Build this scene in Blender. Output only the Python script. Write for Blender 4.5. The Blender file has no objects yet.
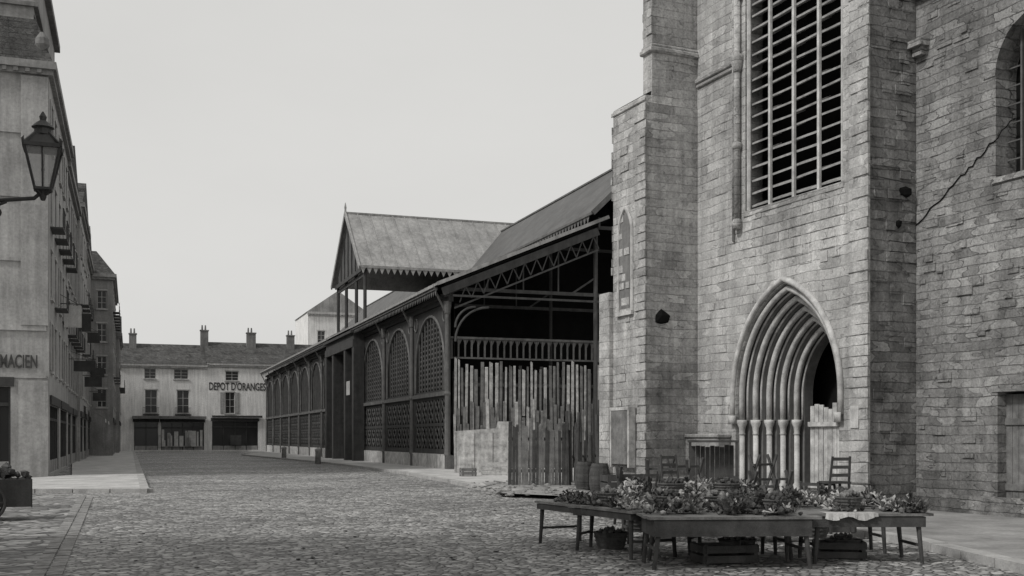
import bpy, bmesh, math, random
from mathutils import Vector, Matrix
random.seed(7)
S=bpy.context.scene
F=1100.0; HZ=438.0; CH=1.9
def gp(u,v,z=0.0):
    D=F*(CH-z)/(v-HZ); return ((u-512)/F*D, D)
# ---------------------------------------------------------------- materials
M={}
def newmat(name):
    m=bpy.data.materials.new(name); m.use_nodes=True
    nt=m.node_tree; b=nt.nodes['Principled BSDF']; return m,nt,b
def G(v,w=0.02): return (v,v*(1-w*0.35),v*(1-w),1)
def math_(nt,op,a,b=None,clamp=False):
    n=nt.nodes.new('ShaderNodeMath'); n.operation=op; n.use_clamp=clamp
    for i,x in enumerate((a,b)):
        if x is None: continue
        if isinstance(x,(int,float)): n.inputs[i].default_value=x
        else: nt.links.new(x,n.inputs[i])
    return n.outputs[0]
def noise(nt,vec,scale,detail=4,rough=.6):
    n=nt.nodes.new('ShaderNodeTexNoise'); n.inputs['Scale'].default_value=scale
    n.inputs['Detail'].default_value=detail; n.inputs['Roughness'].default_value=rough
    nt.links.new(vec,n.inputs['Vector']); return n.outputs['Fac']
def maprange(nt,v,a,b,c,d):
    n=nt.nodes.new('ShaderNodeMapRange'); nt.links.new(v,n.inputs[0])
    for i,x in enumerate((a,b,c,d)): n.inputs[i+1].default_value=x
    return n.outputs[0]
def scaled(nt,vec,s):
    n=nt.nodes.new('ShaderNodeVectorMath'); n.operation='MULTIPLY'
    nt.links.new(vec,n.inputs[0]); n.inputs[1].default_value=s; return n.outputs[0]
def tocol(nt,val):
    c=nt.nodes.new('ShaderNodeCombineColor')
    nt.links.new(val,c.inputs[0]); nt.links.new(math_(nt,'MULTIPLY',val,.988),c.inputs[1]); nt.links.new(math_(nt,'MULTIPLY',val,.968),c.inputs[2])
    return c.outputs[0]
def bump(nt,b,h,strength,dist=.02):
    n=nt.nodes.new('ShaderNodeBump'); n.inputs['Strength'].default_value=strength; n.inputs['Distance'].default_value=dist
    nt.links.new(h,n.inputs['Height']); nt.links.new(n.outputs[0],b.inputs['Normal'])
def plain(name,v,rough=.8,var=.25,scale=2.0,bmp=.2,streak=True,spec=.3):
    m,nt,b=newmat(name); tc=nt.nodes.new('ShaderNodeTexCoord').outputs['Object']
    n1=noise(nt,tc,scale,5,.65); val=maprange(nt,n1,.3,.7,v*(1-var),v*(1+var))
    if streak:
        n2=noise(nt,scaled(nt,tc,(3,3,.25)),1.2,4,.6); val=math_(nt,'MULTIPLY',val,maprange(nt,n2,.3,.7,.76,1.15))
    n3=noise(nt,tc,scale*14,3,.7); val=math_(nt,'MULTIPLY',val,maprange(nt,n3,.3,.7,.82,1.15))
    nt.links.new(tocol(nt,val),b.inputs['Base Color']); b.inputs['Roughness'].default_value=rough
    b.inputs['Specular IOR Level'].default_value=spec
    bump(nt,b,n3,bmp,.02); M[name]=m; return m
def stone(name,v,bw=.5,bh=.26,mort=.72,var=.22,stain=.4,bs=.6,dist=.05,speck=.3,blot=.55,foot=True):
    m,nt,b=newmat(name); tc=nt.nodes.new('ShaderNodeTexCoord').outputs['Object']
    s=nt.nodes.new('ShaderNodeSeparateXYZ'); nt.links.new(tc,s.inputs[0])
    h=math_(nt,'ADD',s.outputs[0],s.outputs[1])
    nd=noise(nt,scaled(nt,tc,(.35,.35,.5)),1.0,2,.5); nd2=noise(nt,tc,6,2,.5); nd3=noise(nt,scaled(nt,tc,(.6,.6,2.2)),1.5,2,.5)
    z=math_(nt,'ADD',s.outputs[2],maprange(nt,nd,0,1,-dist*2,dist*2))
    z=math_(nt,'ADD',z,maprange(nt,nd2,0,1,-.028,.028))
    h2=math_(nt,'ADD',h,maprange(nt,nd3,0,1,-.8,.8))
    h2=math_(nt,'ADD',h2,maprange(nt,nd2,0,1,-.04,.04))
    c=nt.nodes.new('ShaderNodeCombineXYZ'); nt.links.new(h2,c.inputs[0]); nt.links.new(z,c.inputs[1])
    br=nt.nodes.new('ShaderNodeTexBrick'); nt.links.new(c.outputs[0],br.inputs['Vector'])
    br.inputs['Scale'].default_value=1; br.inputs['Brick Width'].default_value=bw; br.inputs['Row Height'].default_value=bh
    br.inputs['Mortar Size'].default_value=.014; br.inputs['Mortar Smooth'].default_value=.6; br.inputs['Bias'].default_value=-.1
    br.squash=1.5; br.squash_frequency=3; br.offset=.43
    br.inputs['Color1'].default_value=(1-var,)*3+(1,); br.inputs['Color2'].default_value=(1+var,)*3+(1,); br.inputs['Mortar'].default_value=(mort,)*3+(1,)
    bwn=nt.nodes.new('ShaderNodeRGBToBW'); nt.links.new(br.outputs['Color'],bwn.inputs[0])
    mn=noise(nt,tc,.9,4,.65)
    val=math_(nt,'ADD',math_(nt,'MULTIPLY',math_(nt,'SUBTRACT',bwn.outputs[0],1.0),maprange(nt,mn,.38,.6,.15,1.15)),1.0)
    n1=noise(nt,tc,.4,6,.68); val=math_(nt,'MULTIPLY',val,maprange(nt,n1,.32,.68,v*(1-stain),v*(1+stain*.5)))
    n2=noise(nt,scaled(nt,tc,(2.2,2.2,.2)),1.1,5,.65); val=math_(nt,'MULTIPLY',val,maprange(nt,n2,.35,.7,1.12,.66))
    n3=noise(nt,tc,15,5,.8); val=math_(nt,'MULTIPLY',val,maprange(nt,n3,.32,.68,1-speck,1+speck*.9))
    n4=noise(nt,tc,2.6,6,.82); val=math_(nt,'MULTIPLY',val,maprange(nt,n4,.54,.7,1.0,blot))
    n5=noise(nt,scaled(nt,tc,(1.2,1.2,2.5)),2.3,4,.75); val=math_(nt,'MULTIPLY',val,maprange(nt,n5,.3,.42,1.3,1.0))
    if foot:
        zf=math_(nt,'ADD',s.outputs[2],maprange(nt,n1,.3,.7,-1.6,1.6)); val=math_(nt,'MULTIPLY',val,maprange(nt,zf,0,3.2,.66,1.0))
    nt.links.new(tocol(nt,val),b.inputs['Base Color']); b.inputs['Roughness'].default_value=.95; b.inputs['Specular IOR Level'].default_value=.1
    hh=math_(nt,'SUBTRACT',math_(nt,'MULTIPLY',n3,.9),math_(nt,'MULTIPLY',br.outputs['Fac'],.8))
    hh=math_(nt,'ADD',hh,math_(nt,'MULTIPLY',bwn.outputs[0],.5)); hh=math_(nt,'SUBTRACT',hh,math_(nt,'MULTIPLY',n4,.8))
    bump(nt,b,hh,bs,.05); M[name]=m; return m
def setts(name,v,scale=5.5,sx=1.0,edge=.09,lo=.35):
    m,nt,b=newmat(name); tc=nt.nodes.new('ShaderNodeTexCoord').outputs['Object']
    rot=nt.nodes.new('ShaderNodeMapping'); rot.inputs['Rotation'].default_value=(0,0,math.radians(19)); rot.inputs['Scale'].default_value=(sx,1,1); nt.links.new(tc,rot.inputs[0]); tc2=rot.outputs[0]
    vo=nt.nodes.new('ShaderNodeTexVoronoi'); vo.feature='F1'; vo.inputs['Scale'].default_value=scale; vo.inputs['Randomness'].default_value=.7; nt.links.new(tc2,vo.inputs['Vector'])
    ve=nt.nodes.new('ShaderNodeTexVoronoi'); ve.feature='DISTANCE_TO_EDGE'; ve.inputs['Scale'].default_value=scale; ve.inputs['Randomness'].default_value=.7; nt.links.new(tc2,ve.inputs['Vector'])
    cb=nt.nodes.new('ShaderNodeRGBToBW'); nt.links.new(vo.outputs['Color'],cb.inputs[0])
    val=maprange(nt,cb.outputs[0],.2,.8,v*.5,v*1.45)
    n1=noise(nt,tc,.18,6,.65); val=math_(nt,'MULTIPLY',val,maprange(nt,n1,.32,.68,.62,1.28))
    n5=noise(nt,tc,1.3,5,.65); val=math_(nt,'MULTIPLY',val,maprange(nt,n5,.3,.7,.7,1.24))
    n3=noise(nt,tc,30,3,.7); val=math_(nt,'MULTIPLY',val,maprange(nt,n3,.3,.7,.75,1.25))
    n6=noise(nt,tc,.7,6,.75); dirt=maprange(nt,n6,.5,.66,0,1)
    e=maprange(nt,ve.outputs['Distance'],0.01,edge,lo,1.0); val=math_(nt,'MULTIPLY',val,e)
    val=math_(nt,'MULTIPLY',val,maprange(nt,dirt,0,1,1,.68))
    nt.links.new(tocol(nt,val),b.inputs['Base Color']); b.inputs['Roughness'].default_value=.62; b.inputs['Specular IOR Level'].default_value=.4
    h=maprange(nt,ve.outputs['Distance'],0,.3,0,1); h=math_(nt,'POWER',h,.5); h=math_(nt,'ADD',h,math_(nt,'MULTIPLY',n3,.15)); h=math_(nt,'ADD',h,math_(nt,'MULTIPLY',cb.outputs[0],.5))
    bump(nt,b,h,1.0,.05); M[name]=m; return m
stone('church_stone',.49,.5,.26,mort=.6,var=.24,stain=.38,speck=.3,blot=.5)
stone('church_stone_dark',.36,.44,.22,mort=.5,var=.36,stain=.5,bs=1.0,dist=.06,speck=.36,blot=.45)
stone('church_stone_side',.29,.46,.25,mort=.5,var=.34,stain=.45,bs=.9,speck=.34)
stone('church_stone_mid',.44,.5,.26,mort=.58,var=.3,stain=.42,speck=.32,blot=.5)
plain('carved_stone',.47,.9,.35,3,.5)
plain('carved_stone_dark',.3,.9,.35,3,.5)
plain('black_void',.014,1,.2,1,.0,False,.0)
setts('cobbles',.34,6.6,1.0,.12,.26)
setts('gutter_setts',.27,3.0,1.0,.1,.22)
plain('pavement',.40,.9,.3,.8,.4,False)
plain('church_paving',.25,.9,.35,.8,.4,False)
plain('kerb_stone',.34,.9,.3,2,.5,False)
plain('dirt',.25,1,.4,1.2,.8,False)
plain('iron',.055,.6,.3,2,.1)
plain('iron_mid',.12,.65,.3,2,.1)
plain('iron_light',.3,.6,.25,2,.1)
plain('slats',.08,.7,.3,3,.1)
plain('louvre_wood',.34,.85,.35,4,.2)
plain('zinc',.27,.55,.3,.6,.1)
plain('zinc_dark',.09,.6,.3,.6,.1)
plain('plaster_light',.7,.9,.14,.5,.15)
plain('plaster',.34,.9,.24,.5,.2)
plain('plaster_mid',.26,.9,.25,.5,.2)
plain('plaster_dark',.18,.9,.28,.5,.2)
plain('trim',.42,.85,.2,1.5,.15)
plain('shutter',.3,.8,.25,3,.1)
plain('paint_dark',.045,.6,.3,2,.1)
plain('wood_light',.42,.85,.5,3,.4)
plain('wood',.17,.85,.45,3,.4)
plain('wood_dark',.065,.85,.4,3,.4)
plain('basket',.11,.9,.4,9,.8,False)
plain('produce_dark',.055,.6,.5,7,.5,False)
plain('produce_mid',.15,.6,.45,7,.5,False)
plain('produce_light',.38,.6,.4,7,.5,False)
plain('cloth',.45,.95,.25,2,.3,False)
plain('rubble',.24,.95,.45,4,.7,False)
plain('sign_ink',.06,.8,.2,3,.0,False)
plain('paper',.55,.9,.2,4,.05,False)
stone('roof_tiles',.11,.25,.3,mort=.5,var=.35,stain=.3,bs=.8,foot=False)
m,nt,b=newmat('glass_pane'); b.inputs['Base Color'].default_value=G(.03); b.inputs['Roughness'].default_value=.18; M['glass_pane']=m
m,nt,b=newmat('lantern_glass'); b.inputs['Base Color'].default_value=G(.5); b.inputs['Roughness'].default_value=.2; b.inputs['Alpha'].default_value=.4; M['lantern_glass']=m
# ---------------------------------------------------------------- mesh builder
class MB:
    def __init__(s): s.v=[]; s.f=[]
    def add(s,vs,fs):
        o=len(s.v); s.v+=[tuple(v) for v in vs]; s.f+=[tuple(i+o for i in f) for f in fs]
    def box(s,x0,x1,y0,y1,z0,z1):
        vs=[(x,y,z) for z in (z0,z1) for x,y in ((x0,y0),(x1,y0),(x1,y1),(x0,y1))]
        s.add(vs,[(3,2,1,0),(4,5,6,7),(0,1,5,4),(1,2,6,5),(2,3,7,6),(3,0,4,7)])
    def beam(s,a,b,w,h=None):
        a=Vector(a);b=Vector(b);h=h or w; d=(b-a); L=d.length
        if L<1e-6: return
        d/=L; up=Vector((0,0,1)) if abs(d.z)<.95 else Vector((0,1,0)); r=d.cross(up).normalized(); u=r.cross(d)
        vs=[p+r*i*w/2+u*j*h/2 for p in (a,b) for i,j in ((-1,-1),(1,-1),(1,1),(-1,1))]
        s.add(vs,[(3,2,1,0),(4,5,6,7),(0,1,5,4),(1,2,6,5),(2,3,7,6),(3,0,4,7)])
    def tube(s,path,r,n=8,caps=True):
        path=[Vector(p) for p in path]; rs=r if isinstance(r,(list,tuple)) else [r]*len(path); rings=[]
        for i,p in enumerate(path):
            d=(path[min(i+1,len(path)-1)]-path[max(i-1,0)]).normalized()
            up=Vector((0,1,0)) if abs(d.y)<.9 else Vector((1,0,0))
            a=d.cross(up).normalized(); c=a.cross(d)
            rings.append([p+(a*math.cos(2*math.pi*k/n)+c*math.sin(2*math.pi*k/n))*rs[i] for k in range(n)])
        vs=[v for g in rings for v in g]; fs=[]
        for i in range(len(rings)-1):
            for k in range(n): fs.append((i*n+k,i*n+(k+1)%n,(i+1)*n+(k+1)%n,(i+1)*n+k))
        if caps: fs.append(tuple(range(n))[::-1]); fs.append(tuple(range((len(rings)-1)*n,len(rings)*n)))
        s.add(vs,fs)
    def lathe(s,c,prof,n=12):
        s.tube([(c[0],c[1],c[2]+z) for r,z in prof],[max(r,.001) for r,z in prof],n)
    def blob(s,c,r,sq=(1,1,1),j=.15):
        t=bmesh.new(); bmesh.ops.create_icosphere(t,subdivisions=1,radius=1)
        vs=[Vector((c[0]+v.co.x*r*sq[0]*(1+random.uniform(-j,j)),c[1]+v.co.y*r*sq[1]*(1+random.uniform(-j,j)),c[2]+v.co.z*r*sq[2]*(1+random.uniform(-j,j)))) for v in t.verts]
        s.add(vs,[tuple(v.index for v in f.verts) for f in t.faces]); t.free()
    def panel(s,outer,holes,y0,y1):
        t=bmesh.new(); es=[]
        for lp in [outer]+holes:
            vs=[t.verts.new((x,y0,z)) for x,z in lp]
            for i in range(len(vs)): es.append(t.edges.new((vs[i],vs[(i+1)%len(vs)])))
        bmesh.ops.triangle_fill(t,use_beauty=True,use_dissolve=False,edges=es,normal=(0,-1,0))
        t.verts.index_update(); fs=[]
        for f in t.faces:
            f.normal_update(); idx=[v.index for v in f.verts]
            if f.normal.y>0: idx=idx[::-1]
            fs.append(tuple(idx))
        vs=[v.co.copy() for v in t.verts]; t.free(); s.add(vs,fs)
        s.add([(v.x,y1,v.z) for v in vs],[f[::-1] for f in fs])
        for k,lp in enumerate([outer]+holes):
            n=len(lp); s.add([(x,y0,z) for x,z in lp]+[(x,y1,z) for x,z in lp],[(i,(i+1)%n,(i+1)%n+n,i+n) for i in range(n)])
    def obj(s,name,mat,parent=None,smooth=False,M0=None,bevel=0):
        me=bpy.data.meshes.new(name); me.from_pydata([tuple(v) for v in s.v],[],s.f); me.update()
        t=bmesh.new(); t.from_mesh(me); bmesh.ops.recalc_face_normals(t,faces=t.faces); t.to_mesh(me); t.free()
        if smooth:
            for p in me.polygons: p.use_smooth=True
        o=bpy.data.objects.new(name,me); S.collection.objects.link(o); me.materials.append(M[mat])
        if parent: o.parent=parent
        if M0: o.matrix_basis=M0
        if bevel:
            bv=o.modifiers.new('bevel','BEVEL'); bv.width=bevel; bv.segments=1; bv.limit_method='ANGLE'
        return o
def empty(name,x=0,y=0,ax=(1,0),z=0):
    o=bpy.data.objects.new(name,None); S.collection.objects.link(o)
    a=math.atan2(ax[1],ax[0]); o.matrix_world=Matrix.Translation((x,y,z))@Matrix.Rotation(a,4,'Z'); o.empty_display_size=.3; return o
def arch(cx,hw,z0,zs,za,n=12):
    h=za-zs; R=(h*h+hw*hw)/(2*hw); L=[(cx-hw,z0)]
    if abs(R-hw)<1e-6: amax=math.pi/2
    else: amax=math.atan2(h,R-hw)
    for i in range(n+1):
        a=amax*i/n; L.append((cx-hw+R-R*math.cos(a),zs+R*math.sin(a)))
    for i in range(n-1,-1,-1):
        a=amax*i/n; L.append((cx+hw-R+R*math.cos(a),zs+R*math.sin(a)))
    L.append((cx+hw,z0)); return L
def rect(x0,x1,z0,z1): return [(x0,z0),(x1,z0),(x1,z1),(x0,z1)]
def text(name,body,size,parent,loc,mat='sign_ink',rotz=0,sx=1):
    c=bpy.data.curves.new(name,'FONT'); c.body=body; c.size=size; c.extrude=.01; c.align_x='CENTER'; c.offset=size*.018
    o=bpy.data.objects.new(name,c); S.collection.objects.link(o); o.data.materials.append(M[mat]); o.parent=parent
    o.location=loc; o.rotation_euler=(math.radians(90),0,rotz); o.scale=(sx,1,1); return o
R90=Matrix.Rotation(math.pi/2,4,'Z')
# ---------------------------------------------------------------- ground
def sheet(name,pts,z,mat,kerb=0):
    b=MB(); n=len(pts)
    if kerb:
        b.add([(x,y,z) for x,y in pts]+[(x,y,-.02) for x,y in pts],[tuple(range(n))]+[(i,(i+1)%n,(i+1)%n+n,i+n) for i in range(n)])
    else: b.add([(x,y,z) for x,y in pts],[tuple(range(n))])
    return b.obj(name,mat)
sheet('ground',[(-1500,-300),(1500,-300),(1500,2500),(-1500,2500)],0,'dirt')
sheet('cobbled_road',[(-60,-10),(40,-10),(40,45),(12,70),(-20,165),(-90,165)],.004,'cobbles')
hp=[gp(243,455.6),gp(330,464.3),gp(400,473.5),gp(452,483),gp(478,489),gp(520,494.5)]
A=(-3.63,63.3)
hp2=hp+[(5,40),(14,60),(12,68),(A[0]+.3,A[1]+1),(A[0]-.3473*84,A[1]+84)]
sheet('hall_pavement',hp2,.12,'pavement',1)
def kerb(b,pts,w=.3):
    for i in range(len(pts)-1):
        a=Vector((*pts[i],.07)); c=Vector((*pts[i+1],.07)); n=max(1,int((c-a).length/1.1))
        for k in range(n): b.beam(a.lerp(c,k/n),a.lerp(c,(k+.97)/n),w,.15+random.uniform(-.012,.014))
b=MB(); kerb(b,hp); b.obj('hall_kerb','kerb_stone')
sheet('rubble_ground',[gp(500,497),gp(560,500),gp(600,508),gp(640,520),(6,30),(5,36),(3,44),(-1.2,44)],.13,'dirt')
lp=[(-12.6,38.2),(-13,38.9),(-13-.3473*112,38.9+112),(-60,150),(-21.0,52.5),(-23,38.4),(-19,38.0)]
sheet('left_pavement',lp,.13,'pavement',1)
b=MB(); kerb(b,[(-23,38.4),(-19,38.0),(-12.6,38.2),(-13,38.9),(-13-.3473*112,38.9+112)]); b.obj('left_kerb','kerb_stone')
sheet('gutter_paving',[gp(88,497),gp(52,560),gp(24,640),gp(-120,640),gp(-120,500),gp(30,494)],.008,'gutter_setts')
b=MB(); a=Vector((*gp(90,497),.0)); c=Vector((*gp(26,640),.0))
for k in range(70):
    t_=k/70; p=a.lerp(c,t_); q=a.lerp(c,t_+.9/70); 
    for off in (0,.24): b.beam((p.x-off,p.y,0),(q.x-off,q.y,0),.2,.04+random.uniform(0,.03))
b.obj('gutter_stones','rubble')
cp=[(7.35,8),(7.25,15),(7.1,19.5),(6.2,23.5),(4.6,28),(2.6,33.5),(3.2,37),(6,36),(14,36),(22,10)]
sheet('church_pavement',cp,.13,'church_paving',1)
b=MB(); kerb(b,cp[:6]); b.obj('church_kerb','kerb_stone')
# ---------------------------------------------------------------- church
ch=empty('gothic_church',5.67,33.7,(.408,-.913))
H=25
def loopi(i,n=14): return arch(4.2,2.2-.24*i,-.2,3.1,6.1-.26*i,n)
L0=loopi(0); WN=arch(4.5,2.05,8.37,14.5,18.6,12)
b=MB(); outer=[(0,-.2)]+L0+[(7.51,-.2),(7.51,H),(0,H)]
b.panel(outer,[WN],0,.6); b.obj('facade_wall','church_stone',ch)
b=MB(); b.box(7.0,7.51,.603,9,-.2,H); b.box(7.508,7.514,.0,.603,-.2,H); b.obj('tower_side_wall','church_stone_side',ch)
b=MB(); b.box(-1.9,-.003,.003,9,-.2,H); b.box(0,7,8.5,9,-.2,H); b.box(0,7,.603,8.5,H-.4,H-.01); b.obj('tower_back_walls','church_stone_mid',ch)
b=MB(); b.box(-1.95,.0,-1.85,.0,-.2,12.2); b.box(-2.6,-1.952,-2.0,1,-.2,6.5)
b.add([(-1.95,-1.85,12.2),(0,-1.85,12.2),(0,-.6,12.9),(-1.95,-.6,12.9)],[(0,1,2,3)])
b.box(-2.0,.04,-1.9,-1.853,12.0,12.14)
b.obj('low_buttress','church_stone',ch,bevel=.05)
b=MB(); b.box(-.5,.012,-1.62,.0,12.0,H); b.box(-.002,.03,-1.84,-.003,-.2,12.0); b.obj('tall_buttress','church_stone_mid',ch,bevel=.02)
b=MB()
b.box(-.56,.1,-1.72,.0,13.5,13.66); b.box(-.53,.06,-1.67,.0,13.66,13.76)
b.box(.033,2.3,-.12,-.002,12.7,12.85); b.box(.033,2.3,-.07,-.002,12.57,12.7)
b.box(-2.7,.25,-2.1,-.003,-.2,.6); b.box(-2.66,.15,-2.0,-.003,.6,.72)
b.box(.033,1.75,-.45,-.002,-.2,1.9); b.box(.033,1.8,-.5,-.002,1.9,2.02); b.box(6.5,7.7,-.3,-.102,-.2,.75)
b.obj('stringcourses_and_plinth','church_stone_mid',ch,bevel=.03)
b=MB(); b.box(6.85,7.54,-.1,-.0,.75,H); b.obj('corner_pilaster','church_stone',ch,bevel=.02)
def proud(b,n,xr,zr,yf,dmin,dmax,bh=.25,wr=(.22,.5)):
    for i in range(n):
        zz=round(random.uniform(*zr)/.26)*.26+.01; xx=random.uniform(*xr); w_=min(random.uniform(*wr),xr[1]+.5-xx); d=random.uniform(dmin,dmax)
        b.box(xx,xx+w_,yf-d,yf-.002,zz,zz+random.uniform(.18,bh))
b=MB()
for k in range(95):
    zz=.8+k*.26
    if zz>24: break
    if random.random()<.75: b.box(7.52-random.uniform(.3,.7),7.545+random.uniform(.0,.045),-.1-random.uniform(.005,.035),-.101,zz,zz+.24)
    if zz<11.8 and random.random()<.75: b.box(-random.uniform(.25,.6),.035+random.uniform(0,.045),-1.855-random.uniform(.005,.045),-1.852,zz,zz+.24)
    if zz<11.8 and random.random()<.75: b.box(-1.955-random.uniform(0,.09),-1.951,-1.855-random.uniform(.005,.03),-1.2,zz,zz+.24)
    if zz>14 and random.random()<.75: b.box(-random.uniform(.2,.4),.016+random.uniform(0,.04),-1.622-random.uniform(.005,.04),-1.621,zz,zz+.24)
    if zz>14 and random.random()<.6: b.box(-.5-random.uniform(.01,.07),-.502,-1.6,-1.1,zz,zz+.24)
b.obj('eroded_quoins','church_stone',ch,bevel=.015)
b=MB(); proud(b,36,(.1,1.4),(2.2,12),0,.008,.025); proud(b,60,(2.5,6.6),(6.6,8),0,.008,.022); proud(b,40,(.1,6.4),(6.3,8),0,.008,.02); proud(b,30,(-1.8,-.5),(.8,11.5),-1.853,.008,.03)
b.obj('weathered_facing','church_stone',ch)
b=MB()
for i in range(60):
    zz=round(random.uniform(.8,13)/.26)*.26; yy=random.uniform(.02,1.1); b.box(7.515,7.515+random.uniform(.01,.04),yy,yy+random.uniform(.25,.4),zz,zz+.24)
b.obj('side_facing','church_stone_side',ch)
b=MB(); lo=arch(-1.15,.36,5.9,8.2,8.9,8); b.add([(x,-1.857,z) for x,z in lo],[tuple(range(len(lo)))])
b.obj('lancet_shade_patch','plaster_dark',ch)  # flat dark patch paints the niche's shade; the wall has no recess
b=MB(); b.tube([(x,-1.87,z) for x,z in arch(-1.15,.42,5.8,8.2,9.0,8)],.05,6); b.box(-1.65,-.65,-1.95,-1.858,5.68,5.8); b.obj('lancet_surround','carved_stone',ch)
b=MB(); b.blob((.02,-1.3,5.5),.26,(.3,1.2,1),.3); b.blob((7.55,1.1,8.0),.2,(.4,1,.8),.3); b.blob((7.53,.9,7.2),.12,(.3,1,1),.3); b.obj('putlog_hole','black_void',ch)
b=MB(); b.box(-1.55,-.55,-2.13,-2.102,1.1,2.75); b.obj('notice_board','wood',ch)
b=MB(); b.box(-1.63,-.47,-2.15,-1.9,2.75,2.85); b.box(-1.63,-1.552,-2.14,-1.9,1.0,2.75); b.box(-.548,-.47,-2.14,-1.9,1.0,2.75); b.obj('notice_board_frame','wood_light',ch)
b=MB(); t=MB(); cap=MB()
for i in range(6):
    La=loopi(i); ya=.3*i; yb=.3*(i+1); n=len(La)
    if i>0: b.add([(x,ya,z) for x,z in La]+[(x,yb,z) for x,z in La],[(k,k+1,k+1+n,k+n) for k in range(n-1)])
    if i<5:
        Lb=loopi(i+1)
        b.add([(x,yb,z) for x,z in La]+[(x,yb,z) for x,z in Lb],[(k,k+1,k+1+n,k+n) for k in range(n-1)])
        yy=ya+.14
        t.tube([(x,yy,z) for x,z in arch(4.2,2.2-.24*i-.1,2.4,3.1,6.1-.26*i-.12,16)],.085,8)
        t.tube([(x,ya+.27,z) for x,z in arch(4.2,2.2-.24*i-.2,2.4,3.1,6.1-.26*i-.22,16)],.035,6)
        for sg in (-1,1):
            x=4.2+sg*(2.2-.24*i-.11)
            t.lathe((x,yy,0),[(.13,-.1),(.13,.45),(.1,.5),(.12,.56),(.08,.62),(.08,2.0)],10)
            cap.lathe((x,yy,0),[(.085,1.98),(.1,2.02),(.085,2.06),(.1,2.2),(.155,2.33),(.155,2.42)],10)
b.obj('portal_orders','plaster_dark',ch)  # dark tone paints shade into the recesses between the rolls
t.tube([(x,-.03,z) for x,z in arch(4.2,2.3,2.5,3.1,6.22,16)],.085,8); t.box(1.82,2.06,-.14,-.003,2.3,2.55); t.box(6.36,6.6,-.14,-.103,2.3,2.55)
t.obj('portal_mouldings','carved_stone',ch,True); cap.obj('portal_capitals','carved_stone',ch,True)
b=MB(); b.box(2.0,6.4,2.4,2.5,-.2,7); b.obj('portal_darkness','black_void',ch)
b=MB(); x=3.25
while x<5.1: b.box(x,x+.19,1.85,1.9,-.1,2.6+random.uniform(-.03,.03)); x+=.2
b.obj('portal_door','wood_dark',ch)
b=MB(); x=5.25
while x<6.45:
    b.box(x,x+.155,.02+random.uniform(0,.03),.07,.1,2.75+random.uniform(-.12,.08)); x+=.175
b.box(5.25,6.4,-.05,.01,.6,.72); b.box(5.25,6.4,-.05,.01,2.2,2.32); b.obj('portal_hoarding','wood_light',ch)
b=MB(); zz=8.55
def halfw(z):
    if z<=14.5: return 2.05
    h=4.1;hw=2.05;R=(h*h+hw*hw)/(2*hw); q=z-14.5
    return max(0,math.sqrt(max(0,R*R-q*q))-(R-hw))
while zz<18.2:
    w=halfw(zz+.1)
    if w>.1:
        for k in range(4):
            xa=max(-w,-2.05+1.025*k); xb=min(w,-2.05+1.025*(k+1))
            if xb-xa<.05: continue
            j=random.uniform(-.025,.025); j2=j+random.uniform(-.03,.03)
            b.add([(4.5+x_,y,zz+dz+jj) for x_,jj in ((xa,j),(xb,j2)) for y,dz in ((.14,0),(.15,-.05),(.5,.1),(.49,.15))],[(0,1,2,3),(7,6,5,4),(0,4,5,1),(1,5,6,2),(2,6,7,3),(3,7,4,0)])
    zz+=.36
b.obj('window_louvres','louvre_wood',ch)
b=MB()
for x,zt in ((3.475,17.0),(4.5,18.4),(5.525,17.0)): b.box(x-.045,x+.045,.06,.135,8.37,zt)
b.tube([(x,.08,z) for x,z in arch(4.5,1.97,8.4,14.5,18.5,12)],.06,6)
b.obj('window_mullions','carved_stone',ch)
b=MB(); b.box(2.4,6.6,-.03,.3,8.22,8.368); b.obj('window_sill','church_stone_mid',ch)
b=MB(); b.tube([(2.2,-.1,8.2),(2.2,-.1,14.6)],.1,10); b.lathe((2.2,-.1,0),[(.14,7.9),(.15,8.1),(.1,8.2)],10); b.tube([(1.95,-.04,7.6),(1.95,-.04,14.6)],.05,8)
b.lathe((2.2,-.1,0),[(.11,10.2),(.15,10.25),(.15,10.35),(.11,10.4)],10); b.lathe((2.2,-.1,0),[(.1,12.4),(.13,12.5),(.2,12.8),(.2,12.9)],10)
b.tube([(x,-.06,z) for x,z in arch(4.5,2.25,14.5,14.6,19,12)],.12,8); b.obj('window_shafts','church_stone_mid',ch,True)
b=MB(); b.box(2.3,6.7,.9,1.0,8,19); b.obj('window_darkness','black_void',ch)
b=MB(); b.box(5.7,5.98,-.025,-.003,6.45,6.72); b.box(6.95,7.25,-.13,-.12,2.15,2.7); b.obj('wall_notices','carved_stone',ch)
RW=Matrix.Translation((7.52,1.47,0))
wd=arch(3.7,1.25,7.85,10.2,11.45,12); dr=rect(2.5,3.9,.1,2.95)
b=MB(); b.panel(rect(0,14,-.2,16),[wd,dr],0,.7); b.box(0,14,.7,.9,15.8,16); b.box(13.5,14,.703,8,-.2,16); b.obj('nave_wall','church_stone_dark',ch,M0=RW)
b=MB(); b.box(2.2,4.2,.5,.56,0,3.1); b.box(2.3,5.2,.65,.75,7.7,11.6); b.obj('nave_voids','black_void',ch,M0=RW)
b=MB()
for i in range(8): b.box(2.5+.175*i,2.5+.175*i+.165,.28,.33,.1,2.9)
b.box(2.5,3.9,.24,.279,.7,.85); b.box(2.5,3.9,.24,.279,2.2,2.35); b.obj('nave_door','wood',ch,M0=RW)
b=MB()
n_=13
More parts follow.
